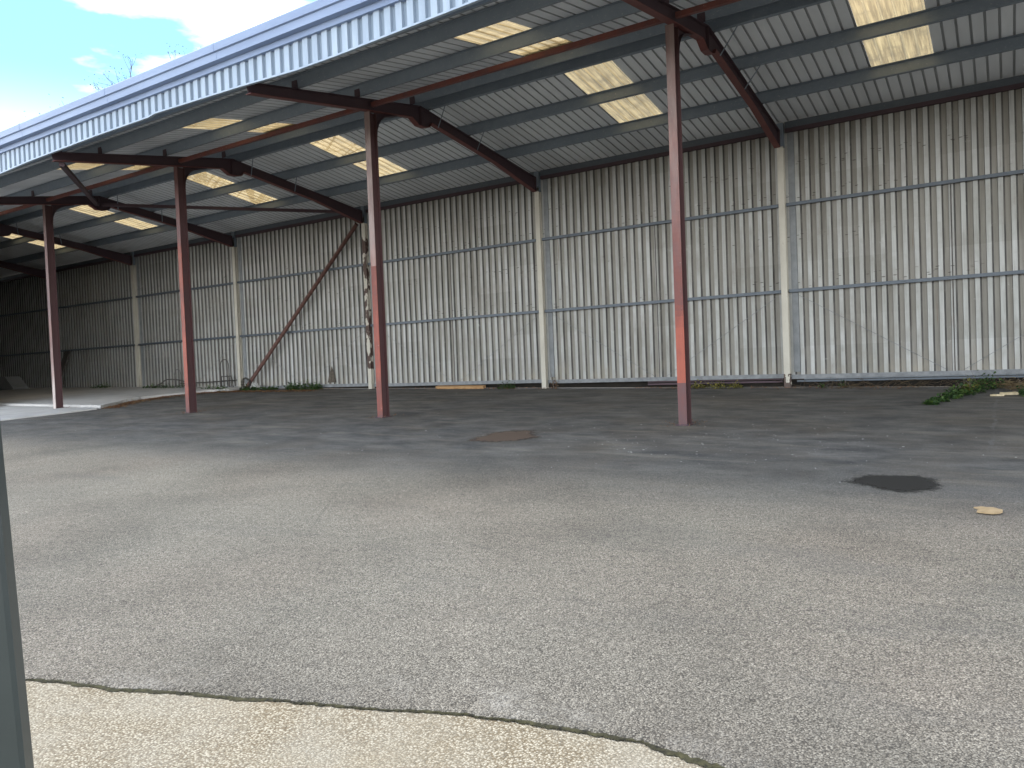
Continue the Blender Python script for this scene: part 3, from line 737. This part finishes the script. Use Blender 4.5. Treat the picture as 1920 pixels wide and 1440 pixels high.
# leafy clumps
def clump(name, spots, n, leaf, mat, label, cat='weed', h=.25, group='weeds along the wall', stems=8):
    cx = sum(s_[0] for s_ in spots)/len(spots); cy = sum(s_[1] for s_ in spots)/len(spots); cz = G(cx, cy)
    root = empty(name, (cx, cy, cz)); tag(root, label, cat, group)
    b = MB(); st = MB()
    for k in range(n):
        sx, sy, rr, hh = random.choice(spots)
        a = random.uniform(0, 6.28); q = rr*math.sqrt(random.random()); x = sx + q*math.cos(a); y = sy + q*math.sin(a)*.8
        z = G(x, y) - cz + abs(random.gauss(.02, hh*.45)) * (1 - .5*q/rr)
        d = Vector((random.gauss(0, 1), random.gauss(0, 1), random.gauss(.25, .5))).normalized()
        u = d.cross(Vector((random.gauss(0, .4), random.gauss(0, .4), 1))).normalized(); ln = leaf*random.uniform(.6, 1.4); wd = ln*random.uniform(.28, .45)
        p = Vector((x-cx, y-cy, z)); up = u.cross(d)*ln*.12
        i = b.add([p, p + d*ln*.45 + u*wd + up, p + d*ln, p + d*ln*.45 - u*wd + up])
        t = random.random(); b.face((i[0], i[1], i[2]), tint=t); b.face((i[0], i[2], i[3]), tint=t)
    for k in range(stems):
        sx, sy, rr, hh = random.choice(spots); x = sx + random.gauss(0, rr*.4) - cx; y = sy + random.gauss(0, rr*.4) - cy; z = G(x+cx, y+cy) - cz
        e = Vector((x + random.gauss(0, .12), y + random.gauss(0, .08), z + hh*random.uniform(.6, 1.3)))
        st.tube([(x, y, z), Vector((x, y, z)).lerp(e, .5) + Vector((0, 0, .02)), e], [.004, .003, .0015], 4, tint=.3)
    b.build('leaves', MT[mat], root, ('tint',)); st.build('stems', MT['twig'], root)
    return root
clump('trailing_ivy', [(2.95, 3.05, .10, .05), (3.02, 3.5, .14, .07), (3.15, 4.0, .18, .12), (3.28, 4.5, .24, .18), (3.38, 5.0, .28, .25), (3.5, 5.5, .32, .32), (3.65, 5.85, .3, .36)], 1500, .055, 'leaf', 'green ivy trailing out from under the wall onto the asphalt at right', 'ivy')
clump('weed_clump', [(3.42, 5.25, .14, .30), (3.36, 4.9, .10, .22)], 180, .06, 'yleaf', 'small yellowing weed growing out of the trailing green ivy')
clump('weed_clump', [(4.28, 4.45, .16, .30), (4.42, 5.0, .2, .35)], 420, .055, 'leaf', 'leafy green weed at the very right edge beyond the timber offcuts')
clump('weed_clump', [(-1.9, 5.95, .2, .16), (-1.45, 5.95, .22, .20), (-1.05, 5.95, .16, .16)], 420, .05, 'yleaf', 'low yellow green weeds under the wall just right of the nearest red post')
clump('weed_clump', [(-7.15, 5.92, .18, .2), (-6.95, 5.95, .12, .24)], 300, .05, 'leaf', 'small dark green weed under the wall right of the orange plank')
clump('weed_clump', [(-5.66, 5.95, .07, .40), (-5.6, 5.98, .05, .3)], 60, .05, 'litter', 'thin withered dark weed at the foot of the column behind the second red post')
clump('weed_clump', [(.75, 5.9, .08, .18), (1.15, 6.0, .1, .2)], 90, .05, 'leaf', 'small green sprig under the raised rail right of the nearest column')
clump('weed_clump', [(-17.2, 5.7, .3, .16), (-16.6, 5.75, .35, .14), (-16.1, 5.8, .25, .12)], 620, .06, 'leaf', 'dark low weeds around the foot of the slanting brown tube')
clump('weed_clump', [(-15.1, 5.75, .22, .28), (-14.5, 5.75, .3, .34), (-14.1, 5.85, .2, .26)], 700, .07, 'leaf', 'bushy green weeds along the wall right of the slanting brown tube')
clump('weed_clump', [(-18.9, 5.45, .35, .18), (-18.3, 5.3, .35, .2), (-17.9, 5.2, .3, .2), (-19.6, 5.5, .25, .12)], 800, .06, 'leaf', 'low green weeds at the slab edge below the bent pipe hoop')
clump('weed_clump', [(-22.8, 5.75, .3, .2), (-22.2, 5.75, .3, .26), (-21.6, 5.7, .3, .24), (-21.0, 5.7, .3, .2)], 800, .07, 'leaf', 'dark weeds on the slab just right of the fifth wall column')
clump('weed_clump', [(-26.6, 5.9, .35, .24), (-26.0, 5.9, .3, .3)], 420, .07, 'leaf', 'dark weeds against the wall in the shaded bay beyond the leftmost red post')

# dry stems and litter: uncountable
b = MB()
for k in range(130):
    x = random.uniform(.3, 4.8); y = random.uniform(5.8, 6.2); z = G(x, y)
    dx = random.gauss(.25, .22)*(1 if random.random() < .7 else -1)
    b.tube([(x, y, z+.005), (x+dx*.5, y + random.gauss(0, .08), z + random.uniform(.02, .16)), (x+dx, y + random.gauss(0, .14), z + random.uniform(.0, .24))], [.004, .0035, .002], 4, tint=random.random()*.3)
for k in range(300):
    x = random.gauss(4.15, .22); y = random.gauss(5.75, .16); z = G(x, y); a = random.uniform(0, 3.14); ln = random.uniform(.06, .16)
    z += abs(random.gauss(.04, .06))
    b.tube([(x, y, z), (x+ln*math.cos(a), y+ln*math.sin(a), z+random.uniform(-.01, .04))], [.004, .002], 4, tint=random.uniform(.4, 1))
o = b.build('dry_stems', MT['straw'], None, ('tint',)); o['kind'] = 'stuff'
b = MB()
line = [(-16.3, .5), (-16.75, 1.0), (-17.4, 1.75), (-17.9, 2.5), (-18.2, 3.4), (-18.3, 4.4), (-17.6, 4.9), (-16.6, 5.1), (-15.2, 5.2), (-13.8, 5.3)]
def flake(b, x, y, s_, t):
    a = random.uniform(0, 6.28); z = G(x, y) + random.uniform(.004, .03); c, sn = math.cos(a)*s_, math.sin(a)*s_
    i = b.add([(x, y, z), (x+c, y+sn, z+random.uniform(0, .02)), (x+c*.5-sn*.35, y+sn*.5+c*.35, z+random.uniform(.0, .03)), (x+c*.5+sn*.35, y+sn*.5-c*.35, z+random.uniform(0, .01))])
    b.face((i[0], i[3], i[1]), tint=t); b.face((i[0], i[1], i[2]), tint=t)
for k in range(3600):
    q = random.random()**.9*(len(line)-1); s_ = int(q); f = q-s_; (xa, ya), (xb, yb) = line[s_], line[min(s_+1, len(line)-1)]
    x = xa+(xb-xa)*f + abs(random.gauss(0, .22)) + .03; y = ya+(yb-ya)*f + random.gauss(0, .12) - .05
    flake(b, x, y, random.uniform(.02, .06), random.random())
for k in range(1500):
    x = random.uniform(-14, 4.6); y = 6.05 - abs(random.gauss(0, .16)) - .25*random.random()**3
    if math.sin(x*1.7)+math.sin(x*.6+1) > -.4: flake(b, x, y, random.uniform(.012, .035), random.random()*.7)
for X in FR[2:6]:
    for k in range(70):
        a = random.uniform(0, 6.28); q = .13 + abs(random.gauss(0, .12)); flake(b, X-.065+q*math.cos(a), .1+q*1.2*math.sin(a), random.uniform(.008, .02), random.random()*.8)
o = b.build('leaf_litter', MT['litter'], None, ('tint',)); o['kind'] = 'stuff'
b = MB()
for k in range(520):
    if random.random() < .6: x, y = random.gauss(.6, 1.6), random.gauss(-1.6, .9)
    else: x, y = random.uniform(-14, 4.5), random.uniform(-4, 5.2)
    s_ = random.choice((.005, .006, .008, .009, .014)); z = G(x, y)
    i = b.add([(x + s_*random.uniform(-1, 1)*1.3, y + s_*random.uniform(-1, 1), z + .002 + s_*.5*random.random()) for _ in range(4)] + [(x, y, z + s_*.6)])
    b.face((i[0], i[1], i[4])); b.face((i[1], i[2], i[4])); b.face((i[2], i[3], i[4])); b.face((i[3], i[0], i[4]))
o = b.build('grit', MT['grit']); o['kind'] = 'stuff'

# bent pipes, wires, scrap near the wall foot
def arc(x0, x1, y, z0, z1, n=10):
    r = (x1-x0)/2; return [(x0, y, z0)] + [((x0+x1)/2 - r*math.cos(math.pi*k/n), y, z1 - r + r*math.sin(math.pi*k/n)) for k in range(n+1)] + [(x1, y, z0)]
def tubething(name, pts, rad, mat, label, cat, n=8):
    p0 = Vector(pts[0]); b = MB(); b.tube([Vector(p)-p0 for p in pts], rad, n); o = b.build(name, MT[mat], None, smooth=True); o.location = p0; return tag(o, label, cat)
tubething('pipe_hoop', arc(-18.84, -18.38, 5.92, G(-18.6, 5.92)+.085, 1.56), .015, 'wire', 'tall narrow hoop of bent dark pipe standing against the wall left of the slanting tube', 'pipe')
tubething('wire_hoop', arc(-21.50, -21.12, 5.93, G(-21.3, 5.93)+.085, 1.30), .010, 'wire', 'low hoop of bent wire by the wall left of the second red post', 'wire')
tubething('pipe_elbow', [(-18.75, 5.88, G(-18.7, 5.9)+.09), (-18.75, 5.88, .98), (-18.25, 5.9, .98), (-18.2, 5.9, .86), (-18.1, 5.85, G(-18.1, 5.85)+.09)], .018, 'wire', 'short squared elbow of dark pipe at the foot of the tall pipe hoop', 'pipe')
tubething('hose', [(-22.9, 5.8, G(-22.9, 5.8)+.12)] + [(-22.6 + .25*k, 5.78 + .08*math.sin(k*1.1), G(-22, 5.8) + .12 + .26*math.sin(math.pi*k/9)) for k in range(10)] + [(-20.1, 5.75, G(-20, 5.8)+.12)], .02, 'wire', 'dark hose arching over the weeds along the wall foot', 'hose')
tubething('loose_pipe', [(-21.2, 5.96, .78), (-19.5, 5.96, .80), (-18.05, 5.96, .84)], .02, 'wire', 'straight dark pipe lying along the wall foot under the pipe hoop', 'pipe')
# coil of wire
pts = []
for k in range(60):
    a = k*.55; rr = .17 + .03*math.sin(k*1.7); pts.append((-17.35 + rr*math.cos(a)*1.1, 5.80 + .04*math.sin(k*.9), .72 + rr*math.sin(a)*1.05))
tubething('wire_coil', pts, .010, 'wire', 'tangled coil of dark wire behind the foot of the slanting tube', 'wire', 5)
b = MB(); N = 9; grid = [[None]*N for _ in range(N)]
for i in range(N):
    for j in range(N):
        u, v = i/(N-1)-.5, j/(N-1)-.5
        grid[i][j] = b.add([(u*.5 + random.gauss(0, .015), v*.22 + random.gauss(0, .015), .26*max(0, 1-2.6*abs(u))*(1-abs(v)) + .015 + abs(random.gauss(0, .02)))])[0]
for i in range(N-1):
    for j in range(N-1): b.face((grid[i][j], grid[i+1][j], grid[i+1][j+1], grid[i][j+1]))
o = b.build('plastic_sheet', MT['plastic']); o.location = (-16.95, 5.84, G(-16.95, 5.84)); tag(o, 'crumpled white plastic scrap beside the foot of the slanting brown tube', 'plastic')

# concrete barrier and leaning boards in the dark far bay
b = MB(); zb = 0
tz = [(-1.12, 0), (1.12, 0), (1.05, .10), (.46, .52), (.38, .56), (-.38, .56), (-.46, .52), (-1.05, .10)]
i0 = b.add([(x, -.3, z) for x, z in tz]); i1 = b.add([(x, .3, z) for x, z in tz])
b.face(i0); b.face(i1[::-1])
for k in range(8): b.face((i0[k], i1[k], i1[(k+1) % 8], i0[(k+1) % 8]))
o = b.build('concrete_block', MT['barrier']); o.location = (-32.2, 5.1, G(-32.2, 5.1) + .09); tag(o, 'low pale trapezoid concrete block on the floor of the dark far left bay', 'block')
b = MB(); i = b.add([(-.2, 0, 0), (.2, 0, 0), (.2, .04, 0), (-.2, .04, 0), (-.2, .62, 1.55), (.2, .62, 1.55), (.2, .66, 1.55), (-.2, .66, 1.55)])
for q in ((0, 3, 2, 1), (4, 5, 6, 7), (0, 1, 5, 4), (1, 2, 6, 5), (2, 3, 7, 6), (3, 0, 4, 7)): b.face([i[k] for k in q])
o = b.build('leaning_board', MT['wire']); o.location = (-28.6, 5.2, G(-28.6, 5.2) + .09); tag(o, 'pale narrow board leaning on the dark wall behind the leftmost red post', 'board')

# ------------------------------------------------------------------ trees beyond the roof
def tree(x, y, h, label, seed, spread=.55):
    rnd = random.Random(seed); z0 = G(x, y) - .1; root = empty('bare_tree', (x, y, z0)); tag(root, label, 'tree', 'trees beyond the shed')
    tb = MB(); lb = MB()
    def grow(p, d, ln, rad, lev):
        e = p + d*ln; mid = p.lerp(e, .5) + Vector((rnd.gauss(0, .05), rnd.gauss(0, .05), 0))*ln
        tb.tube([p, mid, e], [rad, rad*.85, rad*.68], 7 if lev < 2 else 4)
        if lev >= 6 or ln < .25:
            for _ in range(5):
                q = e + Vector((rnd.gauss(0, .22), rnd.gauss(0, .22), rnd.gauss(0, .2))); dd = Vector((rnd.gauss(0, 1), rnd.gauss(0, 1), rnd.gauss(0, 1))).normalized(); u = dd.orthogonal().normalized(); s_ = rnd.uniform(.03, .06)
                i = lb.add([q, q + dd*s_ + u*s_*.4, q + dd*2*s_, q + dd*s_ - u*s_*.4]); lb.face(i, tint=rnd.random())
            return
        for _ in range(rnd.choice((2, 3, 3))):
            nd = (d + Vector((rnd.gauss(0, spread), rnd.gauss(0, spread), rnd.gauss(.10, .25)))).normalized()
            grow(e if rnd.random() < .7 else p.lerp(e, rnd.uniform(.55, .9)), nd, ln*rnd.uniform(.62, .86), rad*.62, lev+1)
    grow(Vector((0, 0, 0)), Vector((0, 0, 1)), h*.30, h*.014, 0)
    zs_ = max(v[2] for v in tb.v); k = h/zs_
    tb.v = [(a*k, c*k, e*k) for a, c, e in tb.v]; lb.v = [(a*k, c*k, e*k) for a, c, e in lb.v]
    t = tb.build('trunk', MT['twig'], root); lb.build('crown', MT['tleaf'], root, ('tint',))
tree(-36.9, 16, 17.5, 'bare twiggy tree showing above the roof edge at upper left, the tallest', 5)
tree(-34.4, 16.5, 16.9, 'lower bare tree just right of the tallest one above the roof edge', 8)
tree(-29.6, 16, 18.3, 'small bare treetop barely clearing the roof edge further right', 12)
